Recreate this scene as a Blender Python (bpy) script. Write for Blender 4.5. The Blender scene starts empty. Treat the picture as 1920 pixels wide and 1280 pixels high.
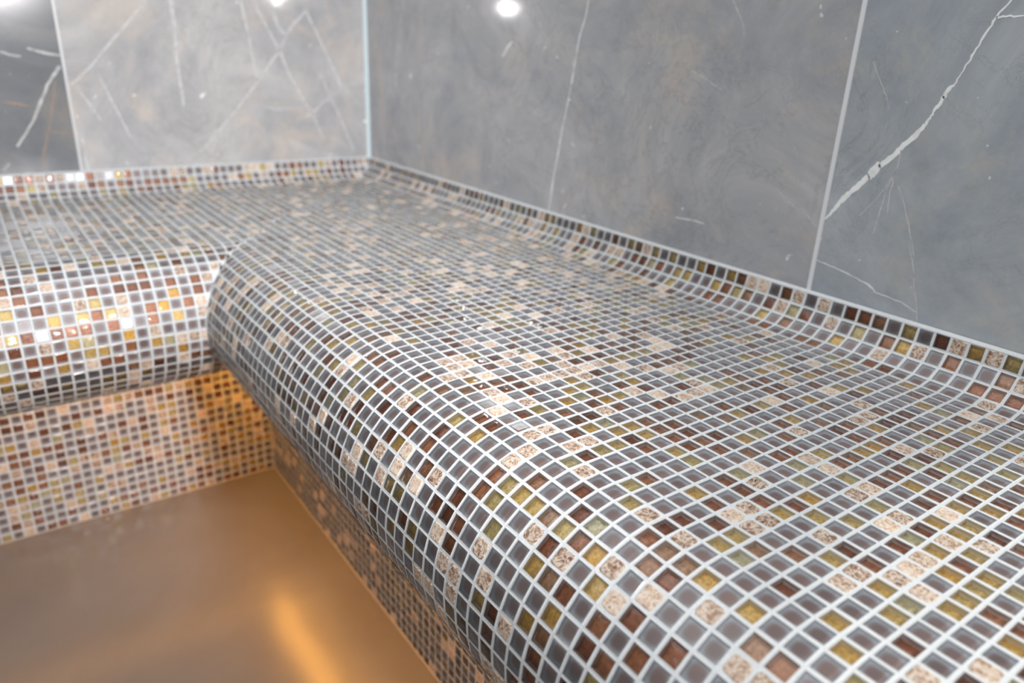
import bpy, math, random
from mathutils import Vector, Matrix
random.seed(11)
U = 0.017            # mosaic pitch: 14 mm chips, 3 mm joints (metres)
scene = bpy.context.scene
col = scene.collection

# ------------------------------------------------------------------ camera
cam_data = bpy.data.cameras.new('camera')
cam = bpy.data.objects.new('camera', cam_data)
col.objects.link(cam)
ROT = ((0.811010, -0.583644, 0.040272), (-0.184479, -0.320456, -0.929126), (0.555184, 0.746101, -0.367564))
CAMLOC = Vector((-0.796656, -1.681013, 0.831509))
m = Matrix.Identity(4)
for i in range(3):
    m[i][0] = ROT[0][i]; m[i][1] = -ROT[1][i]; m[i][2] = -ROT[2][i]; m[i][3] = CAMLOC[i]
cam.matrix_world = m
cam_data.sensor_width = 36.0
cam_data.lens = 1382.38 / 1920 * 36
cam_data.clip_start = 0.02
cam_data.dof.use_dof = True
cam_data.dof.focus_distance = 0.62
cam_data.dof.aperture_fstop = 4.0
scene.camera = cam

# ------------------------------------------------------------------ world, lamps, exposure
world = bpy.data.worlds.new('world'); scene.world = world
world.use_nodes = True
wn = world.node_tree.nodes; wl = world.node_tree.links
wn.clear()
wo = wn.new('ShaderNodeOutputWorld'); wb = wn.new('ShaderNodeBackground')
tc = wn.new('ShaderNodeTexCoord'); sp = wn.new('ShaderNodeSeparateXYZ'); rmp = wn.new('ShaderNodeValToRGB')
mr = wn.new('ShaderNodeMapRange'); mr.inputs[1].default_value = -1; mr.inputs[2].default_value = 1
wl.new(tc.outputs['Generated'], sp.inputs[0]); wl.new(sp.outputs['Z'], mr.inputs[0]); wl.new(mr.outputs[0], rmp.inputs[0])
e = rmp.color_ramp.elements
e[0].position = 0.50; e[0].color = (0.02, 0.018, 0.016, 1)
e[1].position = 0.85; e[1].color = (1.4, 1.43, 1.46, 1)
n_ = rmp.color_ramp.elements.new(0.60); n_.color = (0.22, 0.235, 0.25, 1)
wl.new(rmp.outputs[0], wb.inputs[0]); wb.inputs[1].default_value = 0.86
wl.new(wb.outputs[0], wo.inputs[0])


def spot(name, loc, target, power, cone, blend, radius, color):
    d = bpy.data.lights.new(name, 'SPOT')
    d.energy = power; d.spot_size = math.radians(cone); d.spot_blend = blend
    d.shadow_soft_size = radius; d.color = color
    o = bpy.data.objects.new(name, d); col.objects.link(o)
    o.location = loc
    o.rotation_euler = (Vector(target) - Vector(loc)).to_track_quat('-Z', 'Y').to_euler()
    return o


# work lamp held behind the camera, aimed at the far bench and the floor
spot('work_lamp', (-35 * U, -134 * U, 64 * U), (-34 * U, -10 * U, 36 * U), 68, 46, 0.6, 0.075, (1.0, 0.965, 0.97))
# unseen spot added behind the camera for the light pool on the near right bench
spot('added_spot', (-14 * U, -165 * U, 95 * U), (-16 * U, -120 * U, 31 * U), 45, 32, 0.04, 0.02, (1.0, 0.97, 0.92))
# unseen fill spot added overhead to brighten the right wall and seat
spot('added_spot', (-62 * U, -92 * U, 134 * U), (-20 * U, -70 * U, 31 * U), 12, 120, 0.6, 0.045, (1.0, 0.985, 0.96))

scene.view_settings.view_transform = 'Standard'
scene.view_settings.look = 'None'
scene.view_settings.gamma = 1
scene.view_settings.exposure = 0.56
scene.view_settings.use_curve_mapping = False
scene.cycles.use_denoising = True
scene.cycles.max_bounces = 10
scene.cycles.transparent_max_bounces = 12
scene.cycles.sample_clamp_indirect = 8
scene.cycles.caustics_reflective = True

# veins of the stone slabs and one painted-in light streak: (strength, [(distance from the corner, height, width) in metres])
VR=[(3,[(1.3471,0.8917,0.00127),(1.3379,0.8771,0.00173),(1.3328,0.8648,0.00177),(1.3271,0.8498,0.00181),(1.3231,0.8373,0.00184)]),
(3,[(1.3379,0.8771,0.00217),(1.3454,0.8779,0.00129),(1.3607,0.8787,0.00126)]),
(3,[(1.3231,0.8373,0.00184),(1.3192,0.8275,0.00093),(1.3157,0.8175,0.00142),(1.3117,0.8133,0.00335),(1.3078,0.8041,0.00291)]),
(3,[(1.3083,0.8061,0.00242),(1.3054,0.7968,0.00343),(1.3018,0.7904,0.00148),(1.2988,0.7829,0.002),(1.295,0.7742,0.00355),(1.2876,0.7639,0.00413),(1.278,0.7525,0.00474),(1.2682,0.7403,0.0043),(1.2587,0.73,0.00384)]),
(3,[(1.2591,0.7334,0.00437),(1.2561,0.7279,0.00881),(1.2518,0.7204,0.0078),(1.2493,0.7178,0.00336)]),
(3,[(1.2503,0.7191,0.00447),(1.2414,0.709,0.00455),(1.2303,0.6959,0.00465),(1.2243,0.6876,0.00471),(1.218,0.6767,0.00299),(1.2088,0.6632,0.00183)]),
(2,[(0.765,0.9049,0.00287),(0.7588,0.8757,0.00294),(0.7491,0.8517,0.003),(0.7446,0.8241,0.00307),(0.7375,0.783,0.00395),(0.7295,0.746,0.00325),(0.7204,0.7035,0.0042),(0.7132,0.6641,0.00346),(0.7073,0.6369,0.00352),(0.7036,0.6004,0.00451),(0.6999,0.5777,0.00275)]),
(1,[(0.1837,0.9181,0.004),(0.1652,0.8568,0.00416),(0.1483,0.7925,0.00432),(0.1396,0.7593,0.00661),(0.1562,0.7359,0.00442),(0.1776,0.7063,0.00333)]),
(1,[(0.0748,0.6593,0.00592),(0.0786,0.6274,0.00479),(0.0793,0.5887,0.00609)]),
(2,[(0.5731,0.8452,0.00337),(0.5581,0.8321,0.006),(0.546,0.8196,0.00261)]),  # lamp streak mirrored in the slab, painted in as a vein
(1,[(0.039,0.8779,0.00218),(0.0696,0.8561,0.00218)]),
(2,[(1.2088,0.6146,0.00127),(1.2219,0.6127,0.00189),(1.2361,0.6105,0.00125),(1.257,0.6064,0.00184),(1.2692,0.604,0.00122),(1.2803,0.6001,0.00302),(1.2862,0.5961,0.00121),(1.3161,0.5937,0.00118),(1.3339,0.5875,0.00117)]),
(1,[(1.0329,0.8988,0.00175),(1.0426,0.8856,0.00175),(1.052,0.8736,0.00176),(1.0566,0.8581,0.00118)]),
(1,[(0.9664,0.8283,0.0013),(0.9807,0.815,0.00195),(1.0026,0.8082,0.00193),(1.0217,0.7995,0.00128),(1.0329,0.795,0.00127)]),
(2,[(0.985,0.6217,0.0015),(1.0065,0.6229,0.00221),(1.035,0.6228,0.00216)]),
(1,[(1.2281,0.8354,0.00102),(1.2394,0.8174,0.00103),(1.2498,0.8032,0.00103),(1.2566,0.7892,0.00104)]),
(1,[(1.2784,0.7509,0.00105),(1.2782,0.73,0.00161),(1.272,0.7139,0.0011),(1.2624,0.6932,0.00113),(1.249,0.6754,0.00116)]),
(1,[(1.2782,0.73,0.00161),(1.2717,0.7053,0.00111),(1.2705,0.6848,0.0017),(1.2685,0.659,0.00116)]),
(1,[(1.2774,0.726,0.00108),(1.2763,0.706,0.00165),(1.2792,0.6836,0.00112)]),
(1,[(1.2845,0.7131,0.00109),(1.2964,0.6926,0.00109),(1.306,0.6717,0.00166),(1.3176,0.6454,0.00112)]),
(1,[(1.3087,0.6607,0.00111),(1.3192,0.6341,0.00113),(1.33,0.6014,0.00115),(1.3379,0.5735,0.00118)]),
(1,[(1.1346,0.6873,0.00127),(1.1668,0.6697,0.00126),(1.184,0.664,0.00124),(1.2033,0.6501,0.00124)]),
(1,[(0.9247,0.6774,0.0015),(0.9343,0.656,0.00227),(0.9406,0.6356,0.00153)]),
(1,[(0.7894,0.7627,0.00232),(0.8027,0.773,0.00153),(0.8137,0.7813,0.00151)])]
VB=[(5,[(0.6228,0.7691,0.00548),(0.6379,0.7501,0.0055),(0.649,0.735,0.0046),(0.6642,0.7048,0.00557),(0.6769,0.6801,0.00468),(0.6953,0.6517,0.00377),(0.7149,0.6263,0.00473)]),
(5,[(0.7326,0.5968,0.00286),(0.7442,0.5837,0.00477)]),
(4,[(0.727,0.7069,0.0045),(0.7073,0.7031,0.00637),(0.6806,0.6983,0.00277)]),
(4,[(0.6337,0.7446,0.00276),(0.6442,0.7066,0.00374),(0.6581,0.6586,0.00382),(0.6715,0.6197,0.00484),(0.6823,0.5863,0.00392)]),
(4,[(0.6696,0.652,0.0019),(0.6438,0.6494,0.00386),(0.6191,0.6477,0.00195)]),
(1,[(0.7118,0.7913,0.00346),(0.6967,0.7864,0.0035),(0.6808,0.7841,0.00265)]),
(1,[(0.6701,0.7989,0.00352),(0.6463,0.7924,0.00536),(0.6198,0.7877,0.00362)]),
(1,[(0.463,0.887,0.00369),(0.4904,0.8573,0.00556),(0.523,0.8228,0.00465),(0.5501,0.7935,0.00559),(0.5769,0.7643,0.00468),(0.6108,0.7353,0.00374)]),
(5,[(0.6068,0.6574,0.00391),(0.6057,0.6171,0.00798),(0.603,0.5739,0.00919)]),
(1,[(0.414,0.8949,0.00939),(0.4131,0.8372,0.00967),(0.4162,0.7775,0.00796),(0.4126,0.6953,0.00623)]),
(1,[(0.2785,0.9039,0.00594),(0.2724,0.8639,0.00607),(0.2668,0.8282,0.00412),(0.2607,0.7704,0.00531),(0.2536,0.7468,0.00431)]),
(1,[(0.2526,0.9006,0.00501),(0.2285,0.8558,0.00516),(0.2067,0.8124,0.00637),(0.1837,0.7553,0.0066),(0.1567,0.7049,0.00568),(0.1396,0.6794,0.00462),(0.116,0.6246,0.00477)]),
(1,[(0.1409,0.892,0.0063),(0.1116,0.8343,0.00545),(0.0835,0.7738,0.00565),(0.0635,0.7338,0.00926),(0.0536,0.7186,0.00468)]),
(1,[(0.1158,0.7619,0.00562),(0.0906,0.7105,0.00464),(0.0575,0.6326,0.00485),(0.0402,0.5926,0.00496)]),
(1,[(0.1344,0.8987,0.00524),(0.1765,0.8562,0.00526),(0.2032,0.8126,0.00638),(0.2226,0.7873,0.00748),(0.2546,0.749,0.00752),(0.2838,0.7141,0.00648),(0.3239,0.6707,0.00543),(0.3612,0.6298,0.00437),(0.3922,0.6044,0.00437)]),
(1,[(-0.0015,0.7578,0.00351),(0.0597,0.7303,0.00348),(0.0929,0.7163,0.00347),(0.1396,0.6794,0.00924),(0.1591,0.6681,0.00346)]),
(1,[(0.2092,0.8838,0.00513),(0.2065,0.859,0.00832),(0.1838,0.8368,0.0053)]),
(1,[(0.6019,0.7354,0.00376),(0.5952,0.721,0.00475),(0.568,0.6716,0.00394)]),
(1,[(0.5603,0.7551,0.00284),(0.541,0.6963,0.00492),(0.5205,0.6368,0.00409)]),
(1,[(0.2477,0.6941,0.00442),(0.2186,0.6882,0.0056),(0.1884,0.6902,0.00339)])]

# ------------------------------------------------------------------ materials
def new_mat(name):
    mt = bpy.data.materials.new(name); mt.use_nodes = True
    nt = mt.node_tree; nt.nodes.clear()
    out = nt.nodes.new('ShaderNodeOutputMaterial')
    return mt, nt, out


def N(nt, kind, **kw):
    n = nt.nodes.new(kind)
    for k, v in kw.items():
        if k.startswith('i_'):
            n.inputs[int(k[2:]) if k[2:].isdigit() else k[2:].replace('_', ' ')].default_value = v
        else:
            setattr(n, k, v)
    return n


def bsdf(nt, out, **kw):
    b = nt.nodes.new('ShaderNodeBsdfPrincipled')
    for k, v in kw.items():
        b.inputs[k.replace('_', ' ')].default_value = v
    nt.links.new(b.outputs[0], out.inputs[0])
    return b


def ramp(nt, src, stops):
    r = nt.nodes.new('ShaderNodeValToRGB')
    while len(r.color_ramp.elements) < len(stops):
        r.color_ramp.elements.new(0.5)
    for e_, (p_, c_) in zip(r.color_ramp.elements, stops):
        e_.position = p_; e_.color = (*c_, 1) if len(c_) == 3 else c_
    nt.links.new(src, r.inputs[0])
    return r


def mixc(nt, fac, a, b, mode='MIX'):
    x = nt.nodes.new('ShaderNodeMix'); x.data_type = 'RGBA'; x.blend_type = mode
    for s, v in ((0, fac), (6, a), (7, b)):
        if hasattr(v, 'is_linked'):
            nt.links.new(v, x.inputs[s])
        elif s == 0:
            x.inputs[0].default_value = v
        else:
            x.inputs[s].default_value = (*v, 1)
    return x.outputs[2]


def bump(nt, b, h, strength, dist):
    bp_ = nt.nodes.new('ShaderNodeBump'); bp_.inputs['Strength'].default_value = strength
    bp_.inputs['Distance'].default_value = dist
    nt.links.new(h, bp_.inputs['Height']); nt.links.new(bp_.outputs[0], b.inputs['Normal'])


def noise(nt, scale, detail=4, rough=0.6, dist=0.0, coord=None, dim='3D'):
    n = nt.nodes.new('ShaderNodeTexNoise')
    n.inputs['Scale'].default_value = scale; n.inputs['Detail'].default_value = detail
    n.inputs['Roughness'].default_value = rough; n.inputs['Distortion'].default_value = dist
    if coord is not None:
        nt.links.new(coord, n.inputs['Vector'])
    return n


def obj_coord(nt):
    g = nt.nodes.new('ShaderNodeNewGeometry')
    return g.outputs['Position']


def rnd_attr(nt):
    a = nt.nodes.new('ShaderNodeAttribute'); a.attribute_name = 'chip'
    s = nt.nodes.new('ShaderNodeSeparateColor'); nt.links.new(a.outputs['Color'], s.inputs[0])
    return s.outputs[0], s.outputs[1], s.outputs[2]


# polished grey marble-look porcelain
def make_stone(name, rough, gain=1.0, tint=(1, 1, 1)):
    mt, nt, out = new_mat(name)
    P = obj_coord(nt)
    a = noise(nt, 4.5, 10, 0.74, 0.7, P)
    base = ramp(nt, a.outputs[0], [(0.34, (0.205, 0.218, 0.240)), (0.5, (0.265, 0.277, 0.296)), (0.66, (0.335, 0.343, 0.356))])
    t = noise(nt, 7.0, 9, 0.72, 0.5, P)
    tm = ramp(nt, t.outputs[0], [(0.50, (0, 0, 0)), (0.70, (0.65, 0.65, 0.65))])
    c1 = mixc(nt, tm.outputs[0], base.outputs[0], (0.40, 0.355, 0.305))
    # thin darker hair cracks
    k = noise(nt, 9.0, 9, 0.72, 1.2, P)
    mm = N(nt, 'ShaderNodeMath', operation='SUBTRACT'); mm.inputs[1].default_value = 0.5
    nt.links.new(k.outputs[0], mm.inputs[0])
    ab = N(nt, 'ShaderNodeMath', operation='ABSOLUTE'); nt.links.new(mm.outputs[0], ab.inputs[0])
    kr = ramp(nt, ab.outputs[0], [(0.0, (0.7, 0.7, 0.7)), (0.012, (0, 0, 0))])
    km = noise(nt, 2.2, 3, 0.5, 0, P)
    kmr = ramp(nt, km.outputs[0], [(0.45, (0, 0, 0)), (0.58, (1, 1, 1))])
    kk = mixc(nt, 1.0, kr.outputs[0], kmr.outputs[0], 'MULTIPLY')
    c2 = mixc(nt, kk, c1, (0.17, 0.18, 0.195))
    # tiny white flecks
    f = noise(nt, 55, 3, 0.5, 0.5, P)
    fr = ramp(nt, f.outputs[0], [(0.715, (0, 0, 0)), (0.75, (0.7, 0.7, 0.7))])
    c3 = mixc(nt, fr.outputs[0], c2, (0.62, 0.63, 0.63))
    c3 = mixc(nt, 1.0, c3, tuple(gain * q for q in tint), 'MULTIPLY')
    b = bsdf(nt, out, Roughness=rough)
    nt.links.new(c3, b.inputs['Base Color'])
    b.inputs['Specular IOR Level'].default_value = 0.6
    w = noise(nt, 1.7, 2, 0.5, 0, P)
    bump(nt, b, w.outputs[0], 0.12, 0.02)
    return mt


STONE = make_stone('polished_grey_stone', 0.11, 1.55, (1.02, 1.0, 0.985))
STONE_BLUE = make_stone('polished_bluish_stone', 0.12, 1.5, (0.95, 1.0, 1.02))
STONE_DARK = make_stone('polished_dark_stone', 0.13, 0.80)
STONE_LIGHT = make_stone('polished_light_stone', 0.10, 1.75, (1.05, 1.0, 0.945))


def make_vein(name, colr, density):
    mt, nt, out = new_mat(name)
    b = nt.nodes.new('ShaderNodeBsdfPrincipled')
    b.inputs['Base Color'].default_value = (*colr, 1); b.inputs['Roughness'].default_value = 0.2
    t = nt.nodes.new('ShaderNodeBsdfTransparent'); mx = nt.nodes.new('ShaderNodeMixShader')
    n = noise(nt, 60, 5, 0.7, 0.5, obj_coord(nt))
    r = ramp(nt, n.outputs[0], [(0.30, (min(1.0, density * 0.5),) * 3), (0.55, (min(1.0, density * 1.1),) * 3)])
    nt.links.new(r.outputs[0], mx.inputs[0]); nt.links.new(t.outputs[0], mx.inputs[1]); nt.links.new(b.outputs[0], mx.inputs[2])
    nt.links.new(mx.outputs[0], out.inputs[0])
    return mt


VEIN = {1: make_vein('faint_vein', (0.84, 0.84, 0.84), 0.6), 2: make_vein('grey_vein', (0.92, 0.94, 0.95), 0.9),
        3: make_vein('white_vein', (0.96, 0.98, 0.98), 1.6), 4: make_vein('tan_vein', (0.55, 0.42, 0.34), 0.5), 5: make_vein('pale_vein', (0.66, 0.67, 0.66), 0.85)}

mt, nt, out = new_mat('slab_grout'); b = bsdf(nt, out, Base_Color=(0.80, 0.82, 0.84, 1), Roughness=0.35); SLAB_GROUT = mt
mt, nt, out = new_mat('slab_grout_grey'); b = bsdf(nt, out, Base_Color=(0.66, 0.67, 0.68, 1), Roughness=0.35); JOINT_BACK = mt
mt, nt, out = new_mat('joint_wall_behind_glass'); bsdf(nt, out, Base_Color=(0.78, 0.80, 0.82, 1), Roughness=0.7); SIDE = mt
mt, nt, out = new_mat('pale_silicone'); b = bsdf(nt, out, Base_Color=(0.72, 0.86, 0.90, 1), Roughness=0.3); SILICONE = mt

# satin porcelain floor
mt, nt, out = new_mat('satin_floor_porcelain')
P = obj_coord(nt); a = noise(nt, 4, 6, 0.6, 0.5, P)
r = ramp(nt, a.outputs[0], [(0.3, (0.19, 0.172, 0.158)), (0.7, (0.235, 0.217, 0.203))])
b = bsdf(nt, out, Roughness=0.24); nt.links.new(r.outputs[0], b.inputs['Base Color'])
b.inputs['Specular IOR Level'].default_value = 0.9
a2 = noise(nt, 3.0, 3, 0.5, 0, P); bump(nt, b, a2.outputs[0], 0.15, 0.02)
FLOOR = mt

# mosaic grout
mt, nt, out = new_mat('mosaic_grout')
P = obj_coord(nt); a = noise(nt, 900, 3, 0.6, 0, P); a1 = noise(nt, 12, 4, 0.6, 0, P)
r = ramp(nt, a1.outputs[0], [(0.3, (0.69, 0.71, 0.715)), (0.7, (0.77, 0.785, 0.79))])
r2 = ramp(nt, a.outputs[0], [(0.3, (0.82, 0.82, 0.82)), (0.6, (1, 1, 1))])
cc = mixc(nt, 1.0, r.outputs[0], r2.outputs[0], 'MULTIPLY')
b = bsdf(nt, out, Roughness=0.5); nt.links.new(cc, b.inputs['Base Color'])
bump(nt, b, a.outputs[0], 0.5, 0.0006)
GROUT = mt
mt, nt, out = new_mat('joint_wall_behind_glass'); bsdf(nt, out, Base_Color=(0.78, 0.80, 0.82, 1), Roughness=0.7); SIDE = mt  # lighter grout tone, standing in for light scattered inside the glass


# coloured foil behind the clear chips
def make_foil(name, stops, metal, rough):
    mt, nt, out = new_mat(name)
    r1, r2_, r3 = rnd_attr(nt)
    c = ramp(nt, r1, stops)
    P = obj_coord(nt); n = noise(nt, 420, 4, 0.65, 0.6, P)
    v = ramp(nt, n.outputs[0], [(0.35, (0.62, 0.60, 0.58)), (0.62, (1.12, 1.1, 1.05))])
    cc = mixc(nt, 1.0, c.outputs[0], v.outputs[0], 'MULTIPLY')
    b = bsdf(nt, out, Roughness=rough, Metallic=metal)
    nt.links.new(cc, b.inputs['Base Color'])
    n2 = noise(nt, 260, 2, 0.5, 0, P); bump(nt, b, n2.outputs[0], 0.5, 0.001)
    return mt


FOIL_BROWN = make_foil('copper_brown_foil', [(0.0, (0.20, 0.060, 0.024)), (0.45, (0.33, 0.115, 0.045)), (0.8, (0.40, 0.165, 0.075)), (1.0, (0.42, 0.25, 0.15))], 0.2, 0.38)
FOIL_GOLD = make_foil('olive_gold_foil', [(0.0, (0.74, 0.45, 0.10)), (0.4, (0.72, 0.52, 0.19)), (0.8, (0.66, 0.54, 0.26)), (1.0, (0.64, 0.60, 0.42))], 0.6, 0.58)
# backing seen through frosted glass: brown, its grey rim painting in scattered light
mt, nt, out = new_mat('frosted_backing')
r1, r2_, r3 = rnd_attr(nt)
c = ramp(nt, r1, [(0.0, (0.17, 0.085, 0.065)), (1.0, (0.27, 0.155, 0.12))])
uv = nt.nodes.new('ShaderNodeUVMap'); uv.uv_map = 'rim'
s = nt.nodes.new('ShaderNodeSeparateXYZ'); nt.links.new(uv.outputs[0], s.inputs[0])


def edge(nt, o):
    a_ = N(nt, 'ShaderNodeMath', operation='SUBTRACT'); a_.inputs[1].default_value = 0.5; nt.links.new(o, a_.inputs[0])
    b_ = N(nt, 'ShaderNodeMath', operation='ABSOLUTE'); nt.links.new(a_.outputs[0], b_.inputs[0])
    return b_.outputs[0]


pw = []
for o_ in (s.outputs[0], s.outputs[1]):
    q = N(nt, 'ShaderNodeMath', operation='POWER'); q.inputs[1].default_value = 3.0; nt.links.new(edge(nt, o_), q.inputs[0]); pw.append(q)
ad = N(nt, 'ShaderNodeMath', operation='ADD'); nt.links.new(pw[0].outputs[0], ad.inputs[0]); nt.links.new(pw[1].outputs[0], ad.inputs[1])
rr = ramp(nt, ad.outputs[0], [(0.003, (0, 0, 0)), (0.13, (1, 1, 1))])
rr.color_ramp.interpolation = 'EASE'
cc = mixc(nt, rr.outputs[0], c.outputs[0], (0.42, 0.455, 0.48))
b = bsdf(nt, out, Roughness=0.5); nt.links.new(cc, b.inputs['Base Color'])
FROST_BACK = mt


def make_glass(name, rough, haze, hazecol, tint, wob):
    mt, nt, out = new_mat(name)
    tr = nt.nodes.new('ShaderNodeBsdfTransparent'); tr.inputs[0].default_value = (*tint, 1)
    gl = nt.nodes.new('ShaderNodeBsdfGlossy'); gl.inputs['Roughness'].default_value = rough
    gl.inputs[0].default_value = (0.97, 0.99, 1, 1)
    fr = nt.nodes.new('ShaderNodeFresnel'); fr.inputs[0].default_value = 1.5
    mx = nt.nodes.new('ShaderNodeMixShader')
    body = tr
    if haze > 0:
        df = nt.nodes.new('ShaderNodeBsdfDiffuse'); df.inputs[0].default_value = (*hazecol, 1)
        m2 = nt.nodes.new('ShaderNodeMixShader'); m2.inputs[0].default_value = haze
        nt.links.new(tr.outputs[0], m2.inputs[1]); nt.links.new(df.outputs[0], m2.inputs[2])
        body = m2
    if wob > 0:
        n = noise(nt, 150, 2, 0.5, 0, obj_coord(nt))
        bp_ = nt.nodes.new('ShaderNodeBump'); bp_.inputs['Strength'].default_value = wob; bp_.inputs['Distance'].default_value = 0.001
        nt.links.new(n.outputs[0], bp_.inputs['Height'])
        nt.links.new(bp_.outputs[0], gl.inputs['Normal']); nt.links.new(bp_.outputs[0], fr.inputs['Normal'])
    nt.links.new(fr.outputs[0], mx.inputs[0]); nt.links.new(body.outputs[0], mx.inputs[1]); nt.links.new(gl.outputs[0], mx.inputs[2])
    nt.links.new(mx.outputs[0], out.inputs[0])
    return mt


GLASS = make_glass('clear_chip_glass', 0.085, 0.0, (1, 1, 1), (0.97, 0.96, 0.94), 0.5)
GLASS_EDGE = make_glass('rounded_chip_edge', 0.22, 0.0, (1, 1, 1), (0.97, 0.97, 0.96), 0.3)
FROST = make_glass('frosted_chip_glass', 0.23, 0.08, (0.5, 0.55, 0.6), (0.95, 0.95, 0.96), 0.0)

# tumbled emperador marble chips
mt, nt, out = new_mat('tumbled_brown_marble')
r1, r2_, r3 = rnd_attr(nt)
P = obj_coord(nt)
dn = noise(nt, 110, 5, 0.7, 0.8, P)
dv = N(nt, 'ShaderNodeVectorMath', operation='SCALE'); dv.inputs['Scale'].default_value = 0.022
nt.links.new(dn.outputs['Color'], dv.inputs[0])
da = N(nt, 'ShaderNodeVectorMath', operation='ADD'); nt.links.new(P, da.inputs[0]); nt.links.new(dv.outputs[0], da.inputs[1])
vo = nt.nodes.new('ShaderNodeTexVoronoi'); vo.feature = 'DISTANCE_TO_EDGE'; vo.inputs['Scale'].default_value = 150
nt.links.new(da.outputs[0], vo.inputs['Vector'])
vr = ramp(nt, vo.outputs['Distance'], [(0.0, (1, 1, 1)), (0.07, (0.5, 0.5, 0.5)), (0.13, (0, 0, 0))])
n5 = noise(nt, 170, 8, 0.72, 1.8, P)
dark = ramp(nt, n5.outputs[0], [(0.38, (0.10, 0.050, 0.032)), (0.5, (0.27, 0.15, 0.095)), (0.62, (0.52, 0.36, 0.26))])
light = ramp(nt, n5.outputs[0], [(0.38, (0.30, 0.165, 0.10)), (0.48, (0.62, 0.43, 0.30)), (0.62, (0.84, 0.73, 0.62))])
rs = ramp(nt, r1, [(0.40, (0, 0, 0)), (0.95, (1, 1, 1))])
body = mixc(nt, rs.outputs[0], dark.outputs[0], light.outputs[0])
vc = mixc(nt, vr.outputs[0], body, (0.78, 0.68, 0.56))
b = bsdf(nt, out, Roughness=0.42); nt.links.new(vc, b.inputs['Base Color'])
bump(nt, b, n5.outputs[0], 0.35, 0.0006)
MARBLE = mt

mt, nt, out = new_mat('amber_led'); em = nt.nodes.new('ShaderNodeEmission')
em.inputs[0].default_value = (1.0, 0.42, 0.055, 1); em.inputs[1].default_value = 22
nt.links.new(em.outputs[0], out.inputs[0]); LED = mt
mt, nt, out = new_mat('dim_amber_led'); em = nt.nodes.new('ShaderNodeEmission')
em.inputs[0].default_value = (1.0, 0.42, 0.055, 1); em.inputs[1].default_value = 22 * 0.3
nt.links.new(em.outputs[0], out.inputs[0]); LED_DIM = mt
mt, nt, out = new_mat('led_channel'); bsdf(nt, out, Base_Color=(0.75, 0.75, 0.75, 1), Roughness=0.4); CHANNEL = mt


# ------------------------------------------------------------------ mesh helpers
class MB:
    def __init__(self):
        self.flip = False; self.v = []; self.f = []; self.m = []; self.c = []; self.uv = []; self.mats = []

    def mi(self, mat):
        if mat not in self.mats:
            self.mats.append(mat)
        return self.mats.index(mat)

    def face(self, pts, mat, c=(0, 0, 0), uv=None):
        if self.flip:
            pts = pts[::-1]; uv = uv[::-1] if uv else None
        k = len(self.v); self.v.extend(pts); self.f.append(tuple(range(k, k + len(pts))))
        self.m.append(self.mi(mat)); self.c.append(c); self.uv.append(uv)

    def box(self, lo, hi, mat):
        x0, y0, z0 = lo; x1, y1, z1 = hi
        p = [(x0, y0, z0), (x1, y0, z0), (x1, y1, z0), (x0, y1, z0), (x0, y0, z1), (x1, y0, z1), (x1, y1, z1), (x0, y1, z1)]
        for q in ((3, 2, 1, 0), (4, 5, 6, 7), (0, 1, 5, 4), (1, 2, 6, 5), (2, 3, 7, 6), (3, 0, 4, 7)):
            self.face([p[i] for i in q], mat)

    def build(self, name, parent=None, origin=(0, 0, 0)):
        me = bpy.data.meshes.new(name)
        o3 = Vector(origin)
        me.from_pydata([tuple(Vector(p) - o3) for p in self.v], [], self.f)
        for mt_ in self.mats:
            me.materials.append(mt_)
        me.polygons.foreach_set('material_index', self.m)
        at = me.attributes.new('chip', 'FLOAT_COLOR', 'FACE')
        flat = []
        for c_ in self.c:
            flat.extend((c_[0], c_[1], c_[2], 1.0))
        at.data.foreach_set('color', flat)
        ul = me.uv_layers.new(name='rim')
        uvs = []
        for f_, u_ in zip(self.f, self.uv):
            if u_ is None:
                uvs.extend([0.5, 0.5] * len(f_))
            else:
                for a_ in u_:
                    uvs.extend(a_)
        ul.data.foreach_set('uv', uvs)
        me.update()
        ob = bpy.data.objects.new(name, me); col.objects.link(ob)
        ob.location = origin
        if parent is not None:
            bpy.context.view_layer.update()
            ob.parent = parent
            ob.matrix_parent_inverse = parent.matrix_world.inverted()
        return ob


def thing(name, label, cat, loc):
    o = bpy.data.objects.new(name, None); col.objects.link(o); o.location = loc
    o.empty_display_size = 0.1
    o['label'] = label; o['category'] = cat
    bpy.context.view_layer.update()
    return o


def structure(o):
    o['kind'] = 'structure'
    return o


# ------------------------------------------------------------------ room shell
H = 33.85 * U          # top edge of the mosaic upstand
WZ = 2.30
RX0, RY0 = -1.90, -3.0  # open sides of the cabin


def vein_faces(mb, veins, place):
    for lev, pts in veins:
        # densify with a little wander
        P_ = []
        rr_ = random.Random(len(pts) * 31 + lev + int(pts[0][0] * 1000))
        for (a, b_) in zip(pts[:-1], pts[1:]):
            for k in range(4):
                t = k / 4
                j = 0.0007 if k else 0
                P_.append((a[0] + (b_[0] - a[0]) * t + rr_.uniform(-j, j), a[1] + (b_[1] - a[1]) * t + rr_.uniform(-j, j),
                           (a[2] + (b_[2] - a[2]) * t) * (rr_.uniform(0.95, 1.5) if lev == 3 else rr_.uniform(0.75, 1.05))))
        P_.append(pts[-1])
        L, R_ = [], []
        for i, q in enumerate(P_):
            a = P_[max(0, i - 1)]; c = P_[min(len(P_) - 1, i + 1)]
            dx, dz = c[0] - a[0], c[1] - a[1]; l = math.hypot(dx, dz) or 1
            nx, nz = -dz / l, dx / l; w = q[2] / 2
            L.append((q[0] + nx * w, q[1] + nz * w)); R_.append((q[0] - nx * w, q[1] - nz * w))
        for i in range(len(P_) - 1):
            mb.face([place(*L[i]), place(*R_[i]), place(*R_[i + 1]), place(*L[i + 1])], VEIN[lev])


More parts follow.
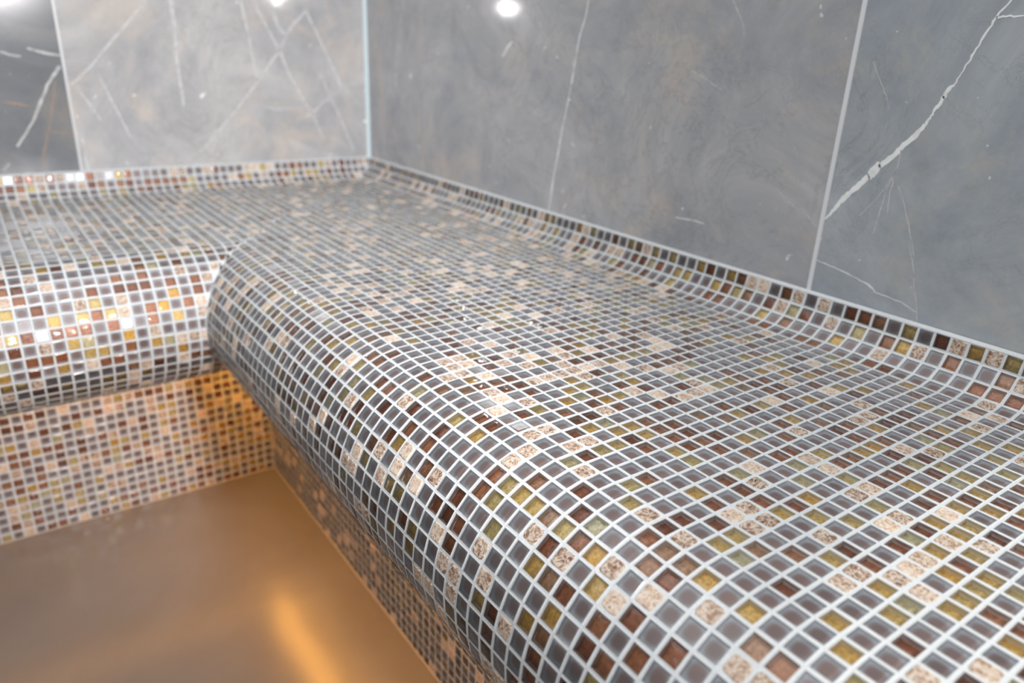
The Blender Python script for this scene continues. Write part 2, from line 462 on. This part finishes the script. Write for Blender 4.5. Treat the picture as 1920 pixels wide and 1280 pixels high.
mb = MB()
mb.box((0, -1.206, 0), (0.10, 0.10, WZ), STONE)
mb.box((0, RY0, 0), (0.10, -1.206, WZ), STONE_BLUE)
vein_faces(mb, VR, lambda h, z: (-0.0002, -h, z))
structure(mb.build('wall_right'))
mb = MB()
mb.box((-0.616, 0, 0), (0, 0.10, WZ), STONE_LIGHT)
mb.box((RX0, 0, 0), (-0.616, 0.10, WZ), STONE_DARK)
vein_faces(mb, VB, lambda h, z: (-h, -0.0002, z))
structure(mb.build('wall_back'))
mb = MB(); mb.box((RX0, RY0, -0.08), (0.10, 0.10, 0), FLOOR); structure(mb.build('floor'))

mb = MB(); mb.box((RX0 - 0.10, RY0, 0), (RX0, 0.10, WZ), STONE); structure(mb.build('wall_left'))

# slab joints and the silicone corner bead
mb = MB(); mb.box((-0.0015, -1.2085, H - 0.01), (0.001, -1.2033, WZ), SLAB_GROUT); o = structure(mb.build('trim_1'))
mb = MB(); mb.box((-0.6185, -0.0012, H - 0.01), (-0.6140, 0.001, WZ), JOINT_BACK); structure(mb.build('trim_2'))
mb = MB()
mb.face([(-0.0065, -0.0003, H - 0.01), (-0.0003, -0.0065, H - 0.01), (-0.0003, -0.0065, WZ), (-0.0065, -0.0003, WZ)], SILICONE)
mb.face([(-0.0065, -0.0003, WZ), (-0.0003, -0.0065, WZ), (0, 0, WZ)], SILICONE)
structure(mb.build('trim_3'))

# ------------------------------------------------------------------ bench profile (tile units)
# d = distance out from the wall, z = height ; n = outward normal (d, z)
ZS = 31.2; HT = 33.85; RC = HT - ZS; OFF = 0.42


def make_profile(center, radius, riser_d):
    arc_c = RC * math.pi / 2
    flat = center - OFF - RC
    arc_n = radius * math.pi
    under = center - riser_d
    zb = ZS - 2 * radius
    marks = [0, arc_c, arc_c + flat, arc_c + flat + arc_n, arc_c + flat + arc_n + under, arc_c + flat + arc_n + under + zb]

    def P(s):
        if s <= marks[1]:
            a = max(0.0, s) / RC
            return OFF + RC - RC * math.cos(a), ZS + RC - RC * math.sin(a) + min(0, s) * -1, math.cos(a), math.sin(a)
        if s <= marks[2]:
            return OFF + RC + (s - marks[1]), ZS, 0.0, 1.0
        if s <= marks[3]:
            a = (s - marks[2]) / radius
            return center + radius * math.sin(a), ZS - radius + radius * math.cos(a), math.sin(a), math.cos(a)
        if s <= marks[4]:
            return center - (s - marks[3]), zb, 0.0, -1.0
        return riser_d, zb - (s - marks[4]), 1.0, 0.0
    return P, marks


def pick(rng):
    r = rng.random()
    if r < 0.43:
        return 'frost'
    if r < 0.68:
        return 'brown'
    if r < 0.865:
        return 'gold'
    return 'marble'


G = 0.085      # half grout joint
DEP = 0.26    # apparent depth of the foil under the glass


def add_cell(mb, P, s0, s1, ta0, ta1, tb0, tb1, place, rng):
    """one mosaic cell between profile rows s0..s1; the run of the cell is ta..tb (values at s0 and s1)"""
    W = lambda s, t, h: place(P(s)[0] + h * P(s)[2], t, P(s)[1] + h * P(s)[3])
    hg = -0.035
    w = (tb0 - ta0 + tb1 - ta1) / 2
    corners = [W(s0, ta0, hg), W(s1, ta1, hg), W(s1, tb1, hg), W(s0, tb0, hg)]
    if w < 0.38 or (s1 - s0) < 0.5 or abs(ta0 - ta1) > 1.2 or abs(tb0 - tb1) > 1.2:
        mb.face(corners, GROUT); return
    sc = (s0 + s1) / 2
    d0, z0, nd, nz = P(sc)
    e0, e1 = P(s0), P(s1)
    d0 = (e0[0] + e1[0] + 2 * d0) / 4; z0 = (e0[1] + e1[1] + 2 * z0) / 4   # flat chips bedded on the curve
    if s1 <= RC * 1.6:
        d0, z0 = (e0[0] + e1[0]) / 2, (e0[1] + e1[1]) / 2
    td, tz = nz, -nd                      # direction of growing s
    g = G
    js, jt = rng.uniform(-.014, .014), rng.uniform(-.014, .014)
    rot = rng.gauss(0, 0.012)
    tilt_s, tilt_t = rng.gauss(0, 0.027), rng.gauss(0, 0.027)
    tc_ = (ta0 + ta1 + tb0 + tb1) / 4

    def L(a, t, h):
        a2 = a * math.cos(rot) - (t - tc_) * math.sin(rot) + js
        t2 = tc_ + a * math.sin(rot) + (t - tc_) * math.cos(rot) + jt
        return place(d0 + a2 * td + h * nd, t2, z0 + a2 * tz + h * nz)

    hs = (s1 - s0) / 2 - g
    kind = pick(rng)
    rnd = (rng.random(), rng.random(), rng.random())
    ll = [(-hs, ta0 + g), (hs, ta1 + g), (hs, tb1 - g), (-hs, tb0 - g)]
    top = lambda a, t: a * tilt_s + (t - tc_) * tilt_t
    if kind == 'marble':
        mb.face(corners, GROUT)
        # tumbled outline with rounded corners
        n = 5
        ring = []
        r = rng.uniform(.10, .20)
        cx = [(-hs + r, ta0 + g + r, math.pi), (hs - r, ta1 + g + r, 1.5 * math.pi), (hs - r, tb1 - g - r, 0), (-hs + r, tb0 - g - r, .5 * math.pi)]
        for (a, t, st) in cx:
            for k in range(n):
                ang = st + (math.pi / 2) * k / (n - 1)
                rr_ = r * rng.uniform(.82, 1.12)
                ring.append((a + rr_ * math.cos(ang), t + rr_ * math.sin(ang)))
        h1 = rng.uniform(-.01, .02)
        inner = [(a * .90, tc_ + (t - tc_) * .90) for a, t in ring]
        A = [L(a, t, h1 - .03 + top(a, t)) for a, t in ring]; B = [L(a, t, h1 + top(a, t)) for a, t in inner]
        D = [L(a, t, -.10) for a, t in ring]
        mb.face(B, MARBLE, rnd)
        for k in range(len(ring)):
            k2 = (k + 1) % len(ring)
            mb.face([A[k], A[k2], B[k2], B[k]], MARBLE, rnd)
            mb.face([D[k], D[k2], A[k2], A[k]], MARBLE, rnd)
        return
    # grout collar
    lip = [L(a, t, hg + .012) for a, t in ll]
    for k in range(4):
        k2 = (k + 1) % 4
        mb.face([corners[k], corners[k2], lip[k2], lip[k]], GROUT)
    dep = DEP if kind != 'frost' else DEP * .62
    bot = [L(a * .97, tc_ + (t - tc_) * .97, -dep) for a, t in ll]
    for k in range(4):
        k2 = (k + 1) % 4
        mb.face([lip[k], lip[k2], bot[k2], bot[k]], SIDE)
    mb.face(bot, {'frost': FROST_BACK, 'brown': FOIL_BROWN, 'gold': FOIL_GOLD}[kind], rnd, [(0, 0), (1, 0), (1, 1), (0, 1)])
    gm = FROST if kind == 'frost' else GLASS
    bv = .055 if kind == 'frost' else .085
    inn = [(a * (1 - bv / hs), tc_ + (t - tc_) * (1 - bv / hs)) for a, t in ll]
    h0 = -.026 if kind == 'frost' else -.046; ht = rng.uniform(.0, .012)
    A = [L(a, t, h0) for a, t in ll]; B = [L(a, t, ht + top(a, t)) for a, t in inn]
    if kind == 'frost':
        mb.face(B, gm, rnd)
    else:      # softly domed top of the fire-polished chips
        dome = rng.uniform(.010, .026)
        cap = [L(a * .50, tc_ + (t - tc_) * .50, ht + dome + top(a * .5, tc_ + (t - tc_) * .5)) for a, t in ll]
        mb.face(cap, gm, rnd)
        for k in range(4):
            k2 = (k + 1) % 4
            mb.face([B[k], B[k2], cap[k2], cap[k]], gm, rnd)
    for k in range(4):
        k2 = (k + 1) % 4
        mb.face([A[k], A[k2], B[k2], B[k]], gm if kind == 'frost' else GLASS_EDGE, rnd)


def mosaic(part_names, P, marks, place, start_of, end, parent, seed, origin, flip):
    """rows along the profile, cells along the run; start_of(s) = mitre position, end = far end of the run"""
    rng = random.Random(seed)
    # snap rows of every stretch so the chips fit whole
    bounds = [0.0, marks[1] + 0.0, marks[2], marks[3], marks[4], marks[5]]
    names = part_names
    mbs = [MB() for _ in range(4)]
    for q in mbs:
        q.flip = flip
    rows = []
    total = marks[5]
    # first rows: cove ; the flat grid is common to both benches
    s = 0.0
    n0 = 4; st = marks[1] / n0
    for k in range(n0):
        rows.append((k * st, (k + 1) * st, 0))
    s = marks[1]
    while s < marks[2] - 0.5:
        rows.append((s, s + 1, 1)); s += 1
    s_n = s
    nn = round(marks[3] - s_n); st = (marks[3] - s_n) / nn
    for k in range(nn):
        rows.append((s_n + k * st, s_n + (k + 1) * st, 2))
    nu = max(1, round(marks[4] - marks[3])); st = (marks[4] - marks[3]) / nu
    for k in range(nu):
        rows.append((marks[3] + k * st, marks[3] + (k + 1) * st, 2))
    nr = round(marks[5] - marks[4]); st = (marks[5] - marks[4]) / nr
    for k in range(nr):
        rows.append((marks[4] + k * st, marks[4] + (k + 1) * st, 3))
    for (a, b_, part) in rows:
        e_ = 1e-4
        ta, tb = start_of(P(a + e_)[0], part == 3 or a >= marks[3] - .01), start_of(P(b_ - e_)[0], part == 3 or a >= marks[3] - .01)
        k = math.floor(min(ta, tb) - T0) + T0
        while k < end:
            x0a, x0b = max(k, ta), max(k, tb)
            x1 = k + 1
            if x1 > max(ta, tb) + 0.02 or (x1 > min(ta, tb)):
                add_cell(mbs[part], P, a, b_, min(x0a, x1), min(x0b, x1), x1, x1, place, rng)
            k += 1
    obs = []
    for nme, q in zip(names, mbs):
        obs.append(q.build(nme, parent, origin))
    return obs


# both benches share one chip grid on the seat: joints at OFF+RC+k
T0 = (OFF + RC) % 1.0
CR, CB, RN = 26.25, 28.6, 6.25
DR, DB = 23.0, 19.1
PR, MR = make_profile(CR, RN, DR)
PB, MB_ = make_profile(CB, RN, DB)
placeR = lambda d, t, z: (-d * U, -t * U, z * U)
placeB = lambda d, t, z: (-t * U, -d * U, z * U)


def mitre_line(own_c, other_c, own_r, other_r):
    def f(d, below):
        if below:      # underside: from nose centre back to the riser corner
            return other_c + (d - own_c) * (other_c - other_r) / (own_c - own_r)
        if d <= 20:    # the seats share one grid up to here
            return d
        if d <= own_c:
            return 20 + (d - 20) * (other_c - 20) / (own_c - 20)
        return d + (other_c - own_c)
    return f


ENDR, ENDB = 128.0, 110.0
bench = thing('mosaic_bench', 'L-shaped built-in bench covered in small brown, gold and grey glass mosaic with rounded nosing', 'bench', (-DR * U / 2, -DB * U / 2, 0))
FLIP_R = False
names = ['upstand', 'seat', 'nosing', 'riser']
mosaic(names, PR, MR, placeR, mitre_line(CR, CB, DR, DB), ENDR, bench, 5, tuple(bench.location), FLIP_R)
mosaic(names, PB, MB_, placeB, mitre_line(CB, CR, DB, DR), ENDB, bench, 9, tuple(bench.location), not FLIP_R)
bench_right = bench_back = bench


# thin grout fillet closing the top of the upstand against the wall
def fillet(place, end, parent):
    q = MB()
    a, b_ = 0.0, OFF + .0
    top, low = HT + 0.10, HT - 0.03
    for t0 in range(0, int(end), 4):
        t1 = min(t0 + 4, end)
        ta = max(t0, 0.25)
        q.face([place(.04, ta, top), place(.04, t1, top), place(b_, t1, low), place(b_, ta, low)], GROUT)
    o_ = q.build('grout_fillet', parent, tuple(parent.location))
    return o_


fillet(placeR, ENDR, bench_right)
fillet(placeB, ENDB, bench_back)


# amber LED strip in an aluminium channel under each nosing
def led(place, d, t0, t1, parent, glow=None):
    zb = ZS - 2 * RN - 0.25
    q = MB()
    for dd0, dd1, z0, z1 in ((d - .75, d - .6, zb - .5, zb), (d + .6, d + .75, zb - .5, zb), (d - .6, d + .6, zb - .12, zb)):
        P8 = [place(dd0, t0, z0), place(dd1, t0, z0), place(dd1, t1, z0), place(dd0, t1, z0), place(dd0, t0, z1), place(dd1, t0, z1), place(dd1, t1, z1), place(dd0, t1, z1)]
        for f in ((3, 2, 1, 0), (4, 5, 6, 7), (0, 1, 5, 4), (1, 2, 6, 5), (2, 3, 7, 6), (3, 0, 4, 7)):
            q.face([P8[i] for i in f], CHANNEL)
    ch = q.build('led_channel', parent, tuple(parent.location))
    q = MB()
    q.face([place(d - .5, t0 + .1, zb - .3), place(d + .5, t0 + .1, zb - .3), place(d + .5, t1 - .1, zb - .3), place(d - .5, t1 - .1, zb - .3)], glow or LED)
    st = q.build('led_strip', ch, tuple(parent.location))
    st['label'] = 'glowing amber light strip'


led(placeR, DR + 2.0, DB + 1.5, ENDR - 1, bench_right)
led(placeB, DB + 2.0, DR + 1.5, ENDB - 1, bench_back, LED_DIM)

mt, nt, out = new_mat('floor_sealant'); bsdf(nt, out, Base_Color=(0.42, 0.38, 0.34, 1), Roughness=0.4); BEAD = mt
# pale sealant bead where the risers meet the floor
for nme, pts in (('trim_4', [(-DR, -DB), (-DR, -ENDR)]), ('trim_5', [(-DR, -DB), (-ENDB, -DB)])):
    q = MB(); (x0, y0), (x1, y1) = pts
    if x0 == x1:
        q.face([(x0 * U - .0022, y0 * U, .0008), (x0 * U - .0022, y1 * U, .0008), (x0 * U + .0002, y1 * U, .0028), (x0 * U + .0002, y0 * U, .0028)], BEAD)
    else:
        q.face([(x0 * U, y0 * U - .0022, .0008), (x1 * U, y0 * U - .0022, .0008), (x1 * U, y0 * U + .0002, .0028), (x0 * U, y0 * U + .0002, .0028)], BEAD)
    structure(q.build(nme))


# small round recessed wall lights, just above the picture; the polished slabs mirror them
def wall_light(name_label, base, out_dir, rl):
    t = thing('wall_light', name_label, 'light', base)
    ax = Vector(out_dir)
    up = Vector((0, 0, 1)); sd = ax.cross(up)
    def ringpt(r, a, h):
        return tuple(Vector(base) + ax * h + sd * (r * math.cos(a)) + up * (r * math.sin(a)))
    n = 40
    q = MB()
    for k in range(n):
        a0, a1 = 2 * math.pi * k / n, 2 * math.pi * (k + 1) / n
        prof = [(rl + .006, .0008), (rl + .006, .003), (rl + .0028, .004), (rl + .0015, .004), (rl, .002)]
        for (r0, h0), (r1, h1) in zip(prof[:-1], prof[1:]):
            q.face([ringpt(r0, a0, h0), ringpt(r0, a1, h0), ringpt(r1, a1, h1), ringpt(r1, a0, h1)], BEZEL)
    q.build('bezel', t, base)
    q = MB()
    q.face([ringpt(rl, 2 * math.pi * k / n, .0024) for k in range(n)], LENS)
    q.build('lens', t, base)
    return t


mt, nt, out = new_mat('brushed_bezel'); bsdf(nt, out, Base_Color=(0.7, 0.7, 0.7, 1), Roughness=0.3, Metallic=1.0); BEZEL = mt
mt, nt, out = new_mat('lit_lens'); em = nt.nodes.new('ShaderNodeEmission')
em.inputs[0].default_value = (1.0, 0.985, 0.96, 1); em.inputs[1].default_value = 190
nt.links.new(em.outputs[0], out.inputs[0]); LENS = mt
wall_light('small round lit wall lamp set in the right-hand grey wall', (-0.0004, -32.2 * U, 55.4 * U), (-1, 0, 0), .0150)
wall_light('small round lit wall lamp set in the back grey wall', (-22.9 * U, -0.0004, 54.6 * U), (0, -1, 0), .0090)
